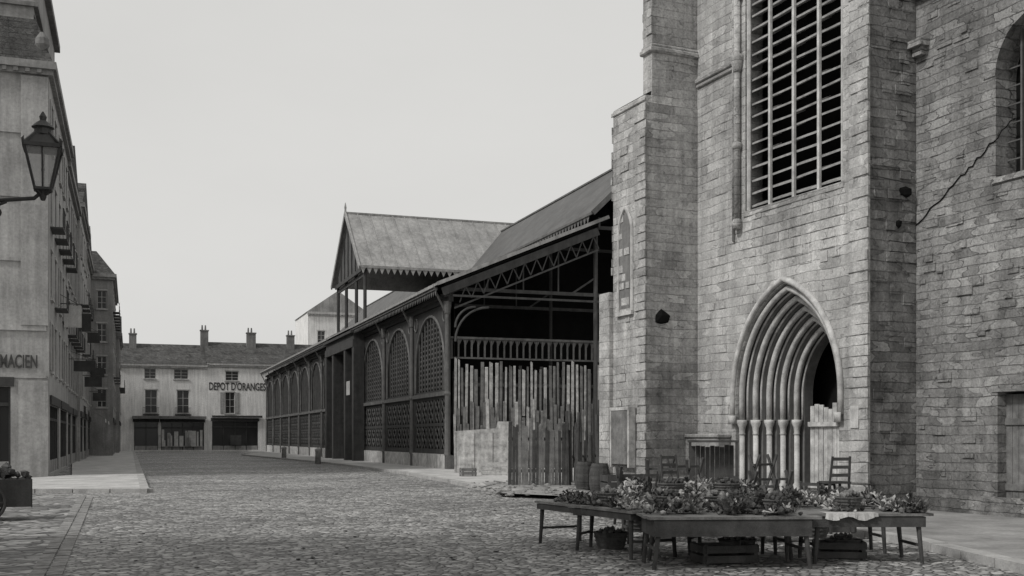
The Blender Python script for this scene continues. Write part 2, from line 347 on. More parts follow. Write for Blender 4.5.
for i in range(n_): # voussoirs
    a0=math.pi*i/n_; a1=math.pi*(i+.94)/n_; r0,r1=1.25,1.25+random.uniform(.32,.42); yy=-random.uniform(.006,.03)
    pts=[(3.7-r*math.cos(a),10.2+r*math.sin(a)) for r,a in ((r0,a0),(r1,a0),(r1,a1),(r0,a1))]
    b.add([(x,yy,z) for x,z in pts]+[(x,-.002,z) for x,z in pts],[(0,1,2,3),(0,4,5,1),(1,5,6,2),(2,6,7,3),(3,7,4,0)])
b.box(2.35,4.05,-.03,-.003,2.953,3.25); b.box(2.35,5.05,-.05,.2,7.73,7.849)
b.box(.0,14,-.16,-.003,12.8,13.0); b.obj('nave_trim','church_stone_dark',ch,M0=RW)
b=MB()
for i in range(1,6): b.box(2.45+.42*i,2.5+.42*i,.3,.36,7.85,11.4)
for i in range(1,8): b.box(2.45,4.95,.37,.4,7.85+.42*i,7.88+.42*i)
b.obj('nave_window_bars','iron_mid',ch,M0=RW)
b=MB(); b.box(.0,.45,-.3,-.003,11.55,11.72); b.box(.05,.35,-.18,-.003,11.35,11.55); b.box(.0,13,-.12,-.003,-.2,.55)
for i in range(230):
    zz=random.uniform(.6,14); xx=random.uniform(.02,6)
    if 1.9<xx+.2<5.3 and (zz<3.4 or 7.5<zz<11.9): continue
    b.box(xx,xx+random.uniform(.12,.5),-random.uniform(.008,.045),-.003,zz,zz+random.uniform(.1,.23))
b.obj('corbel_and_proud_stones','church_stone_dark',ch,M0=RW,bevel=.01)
b=MB(); cr=[(0.0,-.01,7.2)]
for i in range(1,26): cr.append((i*.12,-.02,7.2+i*.075+random.uniform(-.06,.06)))
b.tube(cr,.016,4); b.obj('wall_crack','black_void',ch,M0=RW)
b=MB(); b.tube([(7.56,.05,8.3),(7.6,1.3,8.2),(8.2,1.43,8.25)],.014,5); b.obj('guy_wire','iron',ch)
# ---------------------------------------------------------------- market hall
mh=empty('market_hall',A[0],A[1],(.328,-.9446))
ts=[0,7.9,15.7,23.8]; ts2=[34,41.2,48.3,55.4,62.5,69.6,76.6,83.5]
bays=[(-1.0586*ts[i+1],-1.0586*ts[i]) for i in range(3)]+[(-1.0586*ts2[i+1],-1.0586*ts2[i]) for i in range(7)]
fr=MB(); fl=MB(); sl=MB(); bs=MB(); lt=MB(); wall=MB()
for (x0,x1) in bays:
    w=x1-x0; cx=(x0+x1)/2
    bs.box(x0+.2,x1-.2,-.12,.2,0,.95)
    aw=w/2-.75
    holes=[arch(cx,aw,4.75,9.25-aw,9.25,10)]
    npn=5; pw=(w-.9)/npn
    for k in range(npn):
        holes.append(rect(x0+.45+k*pw+.1,x0+.45+(k+1)*pw-.1,1.25,2.6)); holes.append(rect(x0+.45+k*pw+.1,x0+.45+(k+1)*pw-.1,2.8,4.2))
    fr.panel(rect(x0+.05,x1-.05,.95,9.7),holes,0,.12)
    fl.tube([(x,-.03,z) for x,z in arch(cx,aw+.05,4.7,9.25-aw,9.3,10)],.09,6)
    fl.box(x0+.2,x1-.2,-.16,-.003,4.38,4.62)
    for sg in (-1,1):
        pts=[(cx+sg*(aw-.05)+.42*math.cos(a),-.03,9.1+.42*math.sin(a)) for a in [i*math.pi/6 for i in range(13)]]; fl.tube(pts,.05,5,False)
    z=4.9
    while z<9.1:
        hw=aw if z<9.25-aw else math.sqrt(max(0,aw*aw-(z-9.25+aw)**2))
        if hw>.2: sl.add([(cx+s*hw,y,z+dz) for s in (-1,1) for y,dz in ((.12,0),(.14,-.03),(.3,.12),(.28,.15))],[(0,1,2,3),(7,6,5,4),(0,4,5,1),(1,5,6,2),(2,6,7,3),(3,7,4,0)])
        z+=.3
    for k in range(1,10):
        xx=cx-aw+2*aw*k/10; q=abs(xx-cx); ww=.05 if k%2==0 else .028; fl.box(xx-ww,xx+ww,-.01,.08,4.75,9.25-aw+math.sqrt(max(0,aw*aw-q*q)))
    for k in range(npn):
        a0=x0+.45+k*pw+.1; a1=x0+.45+(k+1)*pw-.1
        for z0,z1 in ((1.25,1.92),(1.92,2.6),(2.8,3.5),(3.5,4.2)):
            am=(a0+a1)/2
            for q0,q1 in ((a0,am),(am,a1)): lt.beam((q0,.05,z0),(q1,.05,z1),.055); lt.beam((q0,.06,z1),(q1,.06,z0),.055)
    wall.box(x0+.1,x1-.1,.34,.38,.95,9.7)
for t_ in ts+ts2:
    x=-1.0586*t_; fl.box(x-.2,x+.2,-.2,.25,0,.9); fl.lathe((x,-.1,0),[(.2,.9),(.17,1.1),(.14,4.3),(.2,4.45),(.14,4.6),(.12,9.0),(.18,9.1),(.24,9.5),(.24,9.75)],10)
    fl.beam((x,-.15,9.0),(x,-.8,10.3),.1)
X0=-1.0586*83.5; gl=MB()
for (a0,a1) in ((X0,-1.0586*34),(-1.0586*23.8,0.25)):
    fr.box(a0,a1,-.1,.2,9.75,10.25); gl.box(a0,a1,-1.02,-.9,10.5,10.66); fl.box(a0,a1,-.93,-.75,10.35,10.5); fr.box(a0,a1,-.3,-.103,10.0,10.2)
    x=a0
    while x<a1: fl.add([(x,-.86,10.36),(x+.42,-.86,10.36),(x+.21,-.86,9.98)],[(0,1,2)]); x+=.42
gl.obj('zinc_gutter','iron_light',mh)
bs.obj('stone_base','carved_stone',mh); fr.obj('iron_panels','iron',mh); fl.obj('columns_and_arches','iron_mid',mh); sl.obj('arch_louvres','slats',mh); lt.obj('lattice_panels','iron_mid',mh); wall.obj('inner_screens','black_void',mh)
def slope(mb,xa,xb,ya,za,yb,zb,th=.12):
    mb.add([(x,y,z+d) for x in (xa,xb) for y,z in ((ya,za),(yb,zb)) for d in (0,th)],[(0,1,3,2),(4,6,7,5),(0,4,5,1),(2,3,7,6),(1,5,7,3),(0,2,6,4)])
rf=MB(); rb=MB(); rd=MB(); cl=MB()
NX=1.0
slope(rf,X0,NX,-.95,10.55,9.6,15.0); slope(rf,X0,NX,26.95,10.55,16.4,15.0)
slope(cl,X0+.3,NX-.1,-.5,10.55,9.5,14.78,.08); slope(cl,X0+.3,NX-.1,26.5,10.55,16.5,14.78,.08)
slope(cl,X0+.3,NX-.1,9,15.5,12.98,19.3,.08); slope(cl,X0+.3,NX-.1,17,15.5,13.02,19.3,.08)
for side in (0,1):
    f=(lambda y:y) if side==0 else (lambda y:26-y)
    x=X0
    while x<NX: rb.beam((x,f(-.95),10.70),(x,f(9.6),15.15),.06,.05); x+=.9
slope(rd,X0,NX+.6,8.3,15.05,13,19.6); slope(rd,X0,NX+.6,17.7,15.05,13,19.6)
rf.obj('aisle_roof','zinc',mh); rb.obj('roof_ribs','zinc',mh); rd.obj('nave_roof','zinc_dark',mh); cl.obj('roof_dark_lining','black_void',mh)  # black lining added under the slopes to paint in the hall's interior shade
b=MB(); x=X0
while x<NX:
    b.add([(x,8.3,15.06),(x+.5,8.3,15.06),(x+.25,8.3,14.5)],[(0,1,2)]); x+=.5
b.beam((X0,8.27,15.1),(NX+.6,8.27,15.1),.08,.14); b.beam((NX+.62,8.3,15.1),(NX+.62,13,19.65),.1,.3); b.beam((NX+.62,17.7,15.1),(NX+.62,13,19.65),.1,.3)
b.beam((X0,13,19.75),(NX+.6,13,19.75),.25,.12)
b.obj('nave_roof_edges','iron_mid',mh)
b=MB(); b.beam((NX+.03,-.95,10.62),(NX+.03,9.6,15.07),.08,.2); b.obj('rake_edge','iron_light',mh)
b=MB()
b.beam((NX-.2,-.6,10.2),(NX-.2,9,14.2),.16,.45); b.beam((NX-.2,.1,9.3),(NX-.2,9,13.1),.1,.1)
for k in range(12):
    y=.4+k*.72; b.beam((NX-.2,y,9.5+.41*(y-.1)),(NX-.2,y+.36,10.3+.415*y+.1),.06); b.beam((NX-.2,y+.36,10.3+.415*y+.1),(NX-.2,y+.72,9.5+.41*(y+.6)),.06)
for r in (1.2,2.0):
    pts=[(NX-.2,.15+r-r*math.cos(a),9.4-r+r*math.sin(a)) for a in [i*math.pi/16 for i in range(9)]]; b.tube(pts,.07,6)
b.beam((NX-.15,0,10.0),(NX-.15,26,10.0),.1,.12)
b.obj('front_truss','iron',mh)
b=MB()
for x in [NX-.6-7.5*i for i in range(12)]:
    for y in (9,17,26):
        b.tube([(x,y,0),(x,y,14.6 if y<20 else 10.3)],.14,8)
    b.beam((x,0,10.45),(x,26,10.45),.12,.2); b.beam((x,9,14.5),(x,17,14.5),.12,.2)
    b.beam((x,0,10.3),(x,9,14.4),.12,.25); b.beam((x,26,10.3),(x,17,14.4),.12,.25)
    for y in (2.2,4.4,6.6): b.beam((x,y,10.45),(x,y,10.3+y*.45),.08)
    b.beam((x,9,11.5),(x,7.5,10.5),.1)
b.box(X0,NX,8.95,9.05,14.4,15.0); b.box(X0,NX,16.95,17.05,14.4,15.0)
b.obj('interior_frame','iron',mh)
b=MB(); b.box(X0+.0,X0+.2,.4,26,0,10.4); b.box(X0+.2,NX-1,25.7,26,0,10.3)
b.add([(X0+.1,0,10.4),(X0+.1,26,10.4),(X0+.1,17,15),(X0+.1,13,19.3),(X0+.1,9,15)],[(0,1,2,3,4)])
b.box(-9,-8.8,.5,25.5,0,10.2); b.add([(-8.9,.3,10.2),(-8.9,25.7,10.2),(-8.9,17,14.5),(-8.9,13,19),(-8.9,9,14.5)],[(0,1,2,3,4)]); b.obj('rear_walls_and_dark_backing','black_void',mh)  # black cross sheet added inside the hall for its deep interior shade
b=MB(); y=.2
while y<26:
    b.box(-.3,-.24,y,y+.1,6.6,7.6); b.add([(-.31,y-.1,7.65),(-.31,y+.3,7.65),(-.31,y+.1,7.25)],[(0,1,2)]); y+=.4
b.box(-.32,-.2,0,26,7.65,7.78); b.box(-.32,-.2,0,26,6.5,6.6)
b.obj('end_screen_fringe','iron_mid',mh)
xa,xb,xm=-1.0586*22.6,-1.0586*34.6,-1.0586*28.4; YO=-.4
tr=MB()
def slopex(mb,y0,y1,xa,za,xb,zb,th=.12):
    mb.add([(x,y,z+d) for y in (y0,y1) for x,z in ((xa,za),(xb,zb)) for d in (0,th)],[(0,2,3,1),(4,5,7,6),(0,1,5,4),(2,6,7,3),(1,3,7,5),(0,4,6,2)])
slopex(tr,YO,27.4,xa,15.2,xm,20.5); slopex(tr,YO,27.4,xb,15.2,xm,20.5); tr.obj('pavilion_roof','zinc',mh)
b=MB(); y=YO
while y<27.4: b.beam((xa,y,15.35),(xm,y,20.65),.07,.07); y+=1.0
b.beam((xm,YO,20.65),(xm,27.4,20.65),.2,.15); b.obj('pavilion_ribs','zinc',mh)
b=MB(); y=YO
while y<27: b.add([(xa+.02,y,15.3),(xa+.02,y+.5,15.3),(xa+.02,y+.25,14.75)],[(0,1,2)]); y+=.5
b.beam((xa,YO,15.3),(xa,27.4,15.3),.1,.2); b.beam((xa,YO-.03,15.2),(xm,YO-.03,20.6),.12,.35); b.beam((xb,YO-.03,15.2),(xm,YO-.03,20.6),.12,.35); b.lathe((xm,YO,20.5),[(.12,0),(.08,.4),(.1,.6),(.02,1.0)],8)
b.obj('pavilion_trim','iron_light',mh)
b=MB(); b.add([(xa-.3,-.1,15.1),(xb+.3,-.1,15.1),(xm,-.1,20.3)],[(0,1,2)]); b.obj('pavilion_gable','zinc_dark',mh)
b=MB()
for x in (xa-.5,xm-2.2,xm+2.2,xb+.5):
    for y in (.1,9,17): b.tube([(x,y,10 if y>.2 else 0),(x,y,15.3)],.14,8)
b.beam((xa-.5,.1,14.8),(xb+.5,.1,14.8),.15,.3)
for k in range(1,8):
    x=xa+(xb-xa)*k/8; zt=15.1+5.2*(1-abs(x-xm)/abs(xa-xm)); b.beam((x,-.15,15.1),(x,-.15,zt-.2),.08)
b.beam((xa-.6,-.16,15.15),(xb+.6,-.16,15.15),.12,.3)
b.box(xb-.1,xa+.1,-1.0,.1,9.0,9.6); b.box(xb-.1,xa+.1,-1.15,-.0,10.1,10.3); b.box(xb,xa,-.9,0,9.6,10.1)
for x in (xa-.1,xa-3.6,xb+3.6,xb+.1): b.box(x-.35,x+.35,-.95,-.1,0,9.0)
for k in range(24):
    x=xb+.5+(xa-xb-1)*k/23; b.box(x-.04,x+.04,.0,.05,0,6.4)
b.box(xb,xa,-.05,.1,6.4,6.7); b.box(xb,xa,-.05,.1,3.3,3.5)
b.obj('entrance_porch','iron',mh)
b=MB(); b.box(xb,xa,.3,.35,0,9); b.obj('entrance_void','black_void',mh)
b=MB(); b.box(xa-2.4,xa-1.0,-1.02,-1.0,5.3,6.4); b.obj('entrance_placard','trim',mh)
# ---------------------------------------------------------------- hall fences
def placed(name,u,v,yaw=0):
    x,y=gp(u,v); return empty(name,x,y,(math.cos(yaw),math.sin(yaw)))
fe=empty('tall_board_fence',*A,ax=(.9446,.328))
b=MB(); c=MB(); x=.3
def lean(tgt,x,w,y,bot,top,tl): tgt.add([(x,y,bot),(x+w,y,bot),(x+w+tl,y,top),(x+tl,y,top+random.uniform(-.1,.1)),(x,y+.04,bot),(x+w,y+.04,bot),(x+w+tl,y+.04,top),(x+tl,y+.04,top)],[(0,1,2,3),(7,6,5,4),(0,4,5,1),(1,5,6,2),(2,6,7,3),(3,7,4,0)])
while x<13:
    w=random.uniform(.1,.2); top=6.35+random.uniform(-.5,.15)
    lean(b if random.random()<.55 else c,x,w,0,random.choice([.1,2.6,2.6,3.2]),top,random.uniform(-.05,.05)); x+=w+random.uniform(.05,.2)
x=.3
while x<13:
    w=random.uniform(.1,.22); lean(c if random.random()<.85 else b,x,w,-.12,.05,random.uniform(2.6,4.3),random.uniform(-.07,.07)); x+=w+random.uniform(.01,.09)
b.obj('pale_boards','wood_light',fe); c.obj('dark_boards','wood',fe)
b=MB(); b.box(.3,13,.05,.15,2.5,2.7); b.box(.3,13,.05,.15,4.9,5.1); x=.3
while x<13: b.box(x,x+.15,.16,.3,0,6.0+random.uniform(-.3,.2)); b.box(x+.2,x+.42,.2,.24,0,5.4+random.uniform(-.4,.4)); x+=.45
b.obj('rails_and_posts','wood_dark',fe)
pf=empty('rough_plank_fence',*gp(508,488.5),ax=(1,-.02))
b=MB(); c=MB(); x=0
while x<2.3:
    w=random.uniform(.1,.17); lean(b if random.random()<.55 else c,x,w-.01,random.uniform(-.02,.02),0,2.35+random.uniform(-.22,.2),random.uniform(-.03,.03)); x+=w
b.obj('planks','wood',pf); c.obj('dark_planks','wood_dark',pf)
b=MB(); b.box(0,2.3,.07,.12,.6,.72); b.box(0,2.3,.07,.12,1.8,1.92); b.beam((2.25,-.1,0),(2.2,-.05,2.9),.1); b.obj('rails','wood_dark',pf)
pp=empty('pale_hoarding',*gp(455,475),ax=(1,.05))
b=MB(); b.panel([(0,0),(2.9,0),(2.9,2.75),(2.2,2.75),(2.1,2.4),(0,2.25)],[],0,.06); b.obj('panel_board','wood_light',pp)
b=MB()
for x in (0,.95,1.9,2.85): b.box(x-.03,x+.03,-.04,-.003,0,2.2)
b.obj('battens','wood_light',pp)
lf=empty('broken_palisade',*gp(566,486),ax=(.45,.9))
b=MB(); x=0
for k in range(26):
    b.beam((x,0,0),(x+random.uniform(-.15,.15),random.uniform(-.1,.1),random.uniform(1.6,3.6)),random.uniform(.07,.14),.04); x+=random.uniform(.08,.24)
b.box(0,x,.03,.08,1.1,1.2); b.obj('pales','wood_dark',lf)
for u,v in ((590,492),(604,494),(577,489),(598,490)):
    o=placed('wooden_post',u,v); b=MB(); b.tube([(0,0,-.1),(.03,0,1.2),(random.uniform(-.1,.1),0,2.5+random.uniform(-.5,.4))],[.1,.09,.07],8); b.obj('post','wood_dark',o)
for u,v in ((585,494),(600,498)):
    o=placed('wooden_barrel',u,v); b=MB(); b.lathe((0,0,.1),[(.26,0),(.33,.25),(.35,.5),(.33,.75),(.26,1.0),(.22,1.0),(.22,.95)],14)
    for q in (.12,.35,.65,.88): b.lathe((0,0,.1),[(.355-.35*(q-.5)**2,q-.03),(.355-.35*(q-.5)**2,q+.03)],14)
    b.obj('staves_and_hoops','wood_dark',o)
def crate(o,w,d,h,mat='wood_light'):
    b=MB()
    for x in (0,w):
        for y in (0,d): b.box(x-.03,x+.03,y-.03,y+.03,0,h)
    n=max(2,int(h/.16))
    for i in range(n):
        z=i*h/n
        b.box(0,w,-.05,-.032,z+.02,z+h/n-.02); b.box(0,w,d+.032,d+.05,z+.02,z+h/n-.02); b.box(-.05,-.032,-.03,d+.03,z+.02,z+h/n-.02); b.box(w+.032,w+.05,-.03,d+.03,z+.02,z+h/n-.02)
    b.box(.0,w,0,d,.02,.05); b.obj('slats',mat,o)
o=placed('wooden_crate',482,478); crate(o,1.3,.7,.75)
o=placed('wooden_crate',463,479,.3); crate(o,.6,.5,.5,'wood')
b=MB()
for k in range(200):
    u=random.uniform(465,615); v=random.uniform(484,500); x,y=gp(u,v); r=random.choice([.03,.04,.06,.1])*random.uniform(.6,1.2)
    b.blob((x,y,.13+r*.2),r,(1.3,1,.5),.3)
b.obj('stone_rubble','rubble')
b=MB()
for k in range(16):
    u=random.uniform(470,612); v=random.uniform(483,497); x,y=gp(u,v); a=random.uniform(0,3); l=random.uniform(.3,1.0); b.beam((x,y,.17),(x+l*math.cos(a),y+l*math.sin(a),.17+random.uniform(0,.12)),.08,.03)
b.obj('scrap_timber','wood')
b=MB()
for k in range(320):
    u=random.uniform(380,980); v=random.uniform(490,574); x,y=gp(u,v); r=random.uniform(.01,.03)
    b.blob((x,y,.01+r*.3),r,(1.4,1,.5),.3)
b.obj('street_litter','produce_light')
b=MB()
for k in range(110):
    u=random.uniform(90,700); v=random.uniform(470,574); x,y=gp(u,v); r=random.uniform(.015,.035)
    b.blob((x,y,.01+r*.3),r,(1.5,1,.4),.3)
b.obj('horse_dung','produce_dark')
for u,v in ((284,459.5),(318,464)):
    o=placed('stone_bollard',u,v); b=MB(); b.lathe((0,0,0),[(.22,0),(.2,.9),(.24,.95),(.2,1.1),(.02,1.2)],10); b.obj('bollard_shaft','carved_stone_dark',o,True)
# ---------------------------------------------------------------- houses
def windows_on(parent,W,x_start,Hh,wins,wallmat,M0,depth=.3,name='facade',shut='shutter'):
    b=MB(); b.panel(rect(x_start,W,-.1,Hh),[rect(x,x+w,z,z+h) for x,z,w,h,k in wins],0,depth); b.obj(name+'_wall',wallmat,parent,M0=M0)
    g=MB(); f=MB(); s=MB(); d=MB()
    for x,z,w,h,k in wins:
        if k=='shop':
            d.box(x-.1,x+w+.1,depth+.5,depth+.55,z,z+h+.1)
            n=max(2,int(w/1.3))
            for i in range(n+1): f_=x+.04+(w-.08)*i/n; d.box(f_-.05,f_+.05,.08,.16,z,z+h)
            d.box(x,x+w,.09,.15,z+h*.78,z+h*.82); s.box(x,x+w,.09,.18,z,z+.6)
            g.box(x,x+w,.2,.21,z,z+h); d.box(x-.15,x+w+.15,-.1,-.003,z+h+.02,z+h+.45)
            continue
        g.box(x,x+w,.18,.19,z,z+h)
        f.box(x,x+.07,.1,.17,z,z+h); f.box(x+w-.07,x+w,.1,.17,z,z+h); f.box(x+w/2-.035,x+w/2+.035,.1,.17,z,z+h)
        for q in (0,.33,.66,1): zz=z+(h-.06)*q; f.box(x+.07,x+w-.07,.11,.165,zz,zz+.06)
        f.box(x-.12,x+w+.12,-.12,-.003,z-.14,z-.01); f.box(x-.1,x+w+.1,-.05,-.003,z+h+.01,z+h+.16)
        if k=='shut':
            for xx in (x-w*.5-.02,x+w+.02): s.box(xx,xx+w*.5,-.06,-.003,z,z+h)
        if k=='balc':
            d.box(x-.3,x+w+.3,-.6,-.003,z-.25,z-.18)
            for i in range(int((w+.6)/.14)+1): q=x-.3+i*.14; d.box(q,q+.025,-.6,-.57,z-.18,z+.7)
            d.box(x-.3,x+w+.3,-.62,-.56,z+.7,z+.75)
    if g.v: g.obj(name+'_glass','glass_pane',parent,M0=M0)
    if f.v: f.obj(name+'_frames','trim',parent,M0=M0)
    if s.v: s.obj(name+'_joinery',shut,parent,M0=M0)
    if d.v: d.obj(name+'_ironwork','paint_dark',parent,M0=M0)
def house(name,ox,oy,W,D,Hh,fw,sw,wallmat='plaster',roof='gable',rh=3,sidewall=None,ax=(.9446,.328),shut='shutter',roofmat='roof_tiles',chim=()):
    e=empty(name,ox,oy,ax)
    windows_on(e,W,0,Hh,fw,wallmat,Matrix.Identity(4),name='front',shut=shut)
    if sw is not None: windows_on(e,D,.302,Hh,sw,sidewall or wallmat,Matrix.Translation((W,0,0))@R90,name='side',shut=shut)
    b=MB(); b.box(0,W-(.9 if sw is not None else 0.0)-.001,.9,D,-.1,Hh-.01); b.box(0,.01,.3,.9,-.1,Hh); b.obj('core_walls',wallmat,e)
    b=MB()
    if sw is not None: b.box(W-.9,W-.302,D-.3,D,-.1,Hh-.01); b.box(W-.9,W-.302,.9,D-.3,Hh-.3,Hh-.01)
    b.box(.02,W-.31,.302,.9,Hh-.3,Hh-.01)
    b.obj('inner_fill',wallmat,e)
    b=MB(); ex=.35 if sw is not None else 0
    b.box(-.1,W+ex,-.35,-.003,Hh-.35,Hh); b.box(-.1,W+ex*.6,-.2,-.003,Hh-.6,Hh-.35)
    if sw is not None: b.box(W+.003,W+.35,.0,D,Hh-.35,Hh); b.box(W+.003,W+.2,.0,D,Hh-.6,Hh-.35)
    for i in range(int(W/.5)): b.box(i*.5,i*.5+.2,-.3,-.21,Hh-.55,Hh-.37)
    b.obj('cornice','trim' if 'light' in wallmat else 'plaster_mid',e)
    r=MB()
    if roof=='gable':
        zr=Hh+rh; r.add([(-.2,-.4,Hh),(W+.2,-.4,Hh),(W+.2,D/2,zr),(-.2,D/2,zr),(-.2,D+.3,Hh),(W+.2,D+.3,Hh)],[(0,1,2,3),(3,2,5,4),(0,3,4),(1,5,2),(0,4,5,1)])
    elif roof=='gabley':
        zr=Hh+rh; r.add([(-.2,-.2,Hh),(W+.4,-.2,Hh),(W/2,-.2,zr),(-.2,D,Hh),(W+.4,D,Hh),(W/2,D,zr)],[(0,1,2),(3,5,4),(0,2,5,3),(1,4,5,2),(0,3,4,1)])
    elif roof=='hip':
        zr=Hh+rh; r.add([(-.1,-.2,Hh+.003),(W+.2,-.2,Hh+.003),(W+.2,D+.1,Hh+.003),(-.1,D+.1,Hh+.003),(1.6,1.6,zr),(W-1.6,1.6,zr),(W-1.6,D-1.6,zr),(1.6,D-1.6,zr)],[(0,1,5,4),(1,2,6,5),(2,3,7,6),(3,0,4,7),(4,5,6,7)])
    r.obj('roof',roofmat,e)
    if chim:
        c=MB()
        for x,y,z0,z1,w,d in chim:
            c.box(x,x+w,y,y+d,z0,z1); c.box(x-.08,x+w+.08,y-.08,y+d+.08,z1,z1+.15)
            for q in range(max(1,int(w/.45))): c.lathe((x+.25+q*.45,y+d/2,z1+.15),[(.14,0),(.1,.7)],8)
        c.obj('chimneys','plaster_dark',e)
    return e
def farx(u,X0_,Y0_):
    k=(u-512)/F; return (k*Y0_-X0_)/(.9446-.328*k)
X1,Y1=(118-512)/F*152,152.0
def fx(u): return farx(u,X1,Y1)
wl=[]
for u,w in ((150,1.5),(181,1.9)): wl.append((fx(u)-w/2,10.2,w,1.35,'w'))
for u in (151,183): wl.append((fx(u)-.8,5.4,1.6,3.2,'balc'))
wl.append((fx(134),.2,fx(158)-fx(134),3.9,'shop')); wl.append((fx(161),.2,fx(204)-fx(161),3.9,'shop'))
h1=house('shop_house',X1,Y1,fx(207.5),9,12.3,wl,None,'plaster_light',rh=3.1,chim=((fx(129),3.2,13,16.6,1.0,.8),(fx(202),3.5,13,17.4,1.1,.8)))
b=MB(); b.box(fx(132),fx(206),-1.3,-.12,4.8,4.95); b.beam((fx(132),-1.3,4.75),(fx(206),-1.3,4.75),.1,.35); b.obj('awning','plaster_dark',h1)
b=MB()
for k in range(16):
    xx=random.uniform(fx(158),fx(203)); b.box(xx,xx+random.uniform(.2,.6),-.3,-.1,.7,.9+random.uniform(.5,2.2))
b.obj('shop_goods','cloth',h1)
X2,Y2=X1+.9446*fx(207.6),Y1+.328*fx(207.6)
def fx2(u): return farx(u,X2,Y2)
wl=[(fx2(232)-.9,10.1,1.8,1.3,'w'),(fx2(230)-.65,5.4,1.3,3.0,'shut'),(fx2(212),.2,fx2(258)-fx2(212),4.1,'shop'),(fx2(285),5.5,1.3,3,'shut')]
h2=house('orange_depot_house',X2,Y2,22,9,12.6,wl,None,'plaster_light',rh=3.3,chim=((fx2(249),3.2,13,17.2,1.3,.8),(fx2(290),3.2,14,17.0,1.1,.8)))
text('depot_sign',"DEPOT D'ORANGES",1.5,h2,(fx2(237.5),-.03,8.75),sx=.59)
b=MB(); b.box(fx2(212),fx2(262),-.5,-.12,4.8,5.1); b.box(fx2(230),fx2(241),-.35,-.1,.9,2.3); b.obj('shop_fascia','paint_dark',h2)
h3=house('tall_gable_house',(308-512)/F*175,175.0,9.5,14,22,[(1.5,17,1.2,2,'w'),(5.5,17,1.2,2,'w')],None,'plaster_light',roof='gabley',rh=3.5,roofmat='zinc')
for (u,D,W,Hh) in ((375,190,24,12),(120,175,30,12.5)):
    house('background_house',(u-512)/F*D,D,W,10,Hh,[(2+3*i,8,1.2,2,'w') for i in range(int(W/3)-1)],None,'plaster_mid',rh=3)
C0=(-21.9,52.0); sdir=Vector((-.328,.9446)); pdir=Vector((.9446,.328))
def left_house(name,s0,s1,proj,Hh,wallmat,nfl,rh=3,roof='gable',bal=0,sx=1.2,Wd=13,chim=(),fwx=None):
    L=s1-s0; P=Vector(C0)+sdir*s0+pdir*(proj-Wd)
    n=max(2,int(L/2.9)); st=L/n; g0=4.4; fh=(Hh-g0-1.0)/(nfl-1); sw=[]
    for i in range(n):
        x=i*st+st/2-sx/2
        for f in range(nfl-1):
            sw.append((x+(.15 if i==0 else 0),g0+.75+f*fh,sx,min(2.3,fh-1.1),'balc' if (f==bal or (f==1 and i%2)) else ('shut' if (f+i)%3==0 else 'w')))
    m=max(1,int(L/6)); sp=L/m
    for i in range(m): sw.append((i*sp+.7,.2,sp-1.3,3.3,'shop'))
    return house(name,P.x,P.y,Wd,L,Hh,fwx or [],sw,wallmat,roof=roof,rh=rh,chim=chim)
fwl=[]
for f in range(4): fwl+=[(8.6,7.6+f*3.0,1.2,2.0,'w'),(5.2,7.6+f*3.0,1.2,2.0,'w')]
fwl.append((10.2,.2,1.15,4.1,'shop')); fwl.append((5.5,.2,3.0,4.1,'shop'))
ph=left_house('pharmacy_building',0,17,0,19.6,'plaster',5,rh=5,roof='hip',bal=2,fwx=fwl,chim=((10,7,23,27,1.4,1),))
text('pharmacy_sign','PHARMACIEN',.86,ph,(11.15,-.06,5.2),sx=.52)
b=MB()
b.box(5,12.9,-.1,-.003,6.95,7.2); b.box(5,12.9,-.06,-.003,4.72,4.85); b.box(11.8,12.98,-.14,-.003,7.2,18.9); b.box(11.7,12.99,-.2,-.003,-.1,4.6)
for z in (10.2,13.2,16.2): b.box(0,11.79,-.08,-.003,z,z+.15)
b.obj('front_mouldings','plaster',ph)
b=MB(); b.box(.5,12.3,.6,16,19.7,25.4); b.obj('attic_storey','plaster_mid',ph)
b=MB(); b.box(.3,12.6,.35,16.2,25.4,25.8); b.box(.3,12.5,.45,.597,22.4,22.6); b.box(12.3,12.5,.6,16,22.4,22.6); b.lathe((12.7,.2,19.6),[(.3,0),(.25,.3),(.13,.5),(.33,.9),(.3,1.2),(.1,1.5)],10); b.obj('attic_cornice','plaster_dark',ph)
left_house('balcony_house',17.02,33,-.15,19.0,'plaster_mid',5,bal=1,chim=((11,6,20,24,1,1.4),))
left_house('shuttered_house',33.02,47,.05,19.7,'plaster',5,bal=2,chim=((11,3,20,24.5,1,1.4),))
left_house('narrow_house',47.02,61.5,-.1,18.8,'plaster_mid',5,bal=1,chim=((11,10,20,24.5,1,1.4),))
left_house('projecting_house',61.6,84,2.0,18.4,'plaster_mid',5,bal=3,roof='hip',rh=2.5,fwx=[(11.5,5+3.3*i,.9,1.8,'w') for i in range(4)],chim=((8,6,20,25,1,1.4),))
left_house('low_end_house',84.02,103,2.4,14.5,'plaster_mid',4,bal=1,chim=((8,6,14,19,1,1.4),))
for s,z,w,h in ((9,8,.9,1.2),(20,6.2,1.3,.7),(28,9.5,.8,1.3),(38,6,1.3,.8),(44,10,1.0,.9),(52,7.5,1.2,.9),(58,5.5,1.2,.8)):
    P=Vector(C0)+sdir*s; e=empty('hanging_shop_sign',P.x,P.y,pdir,0); b=MB(); b.beam((-.2,0,z+h+.1),(w+.25,0,z+h+.1),.05); b.beam((0,0,z+h+.6),(w,0,z+h+.1),.03); b.obj('bracket','iron',e)
    b=MB(); b.box(.2,.2+w,-.03,.03,z,z+h); b.obj('board','paint_dark' if s%2==0 else 'trim',e)
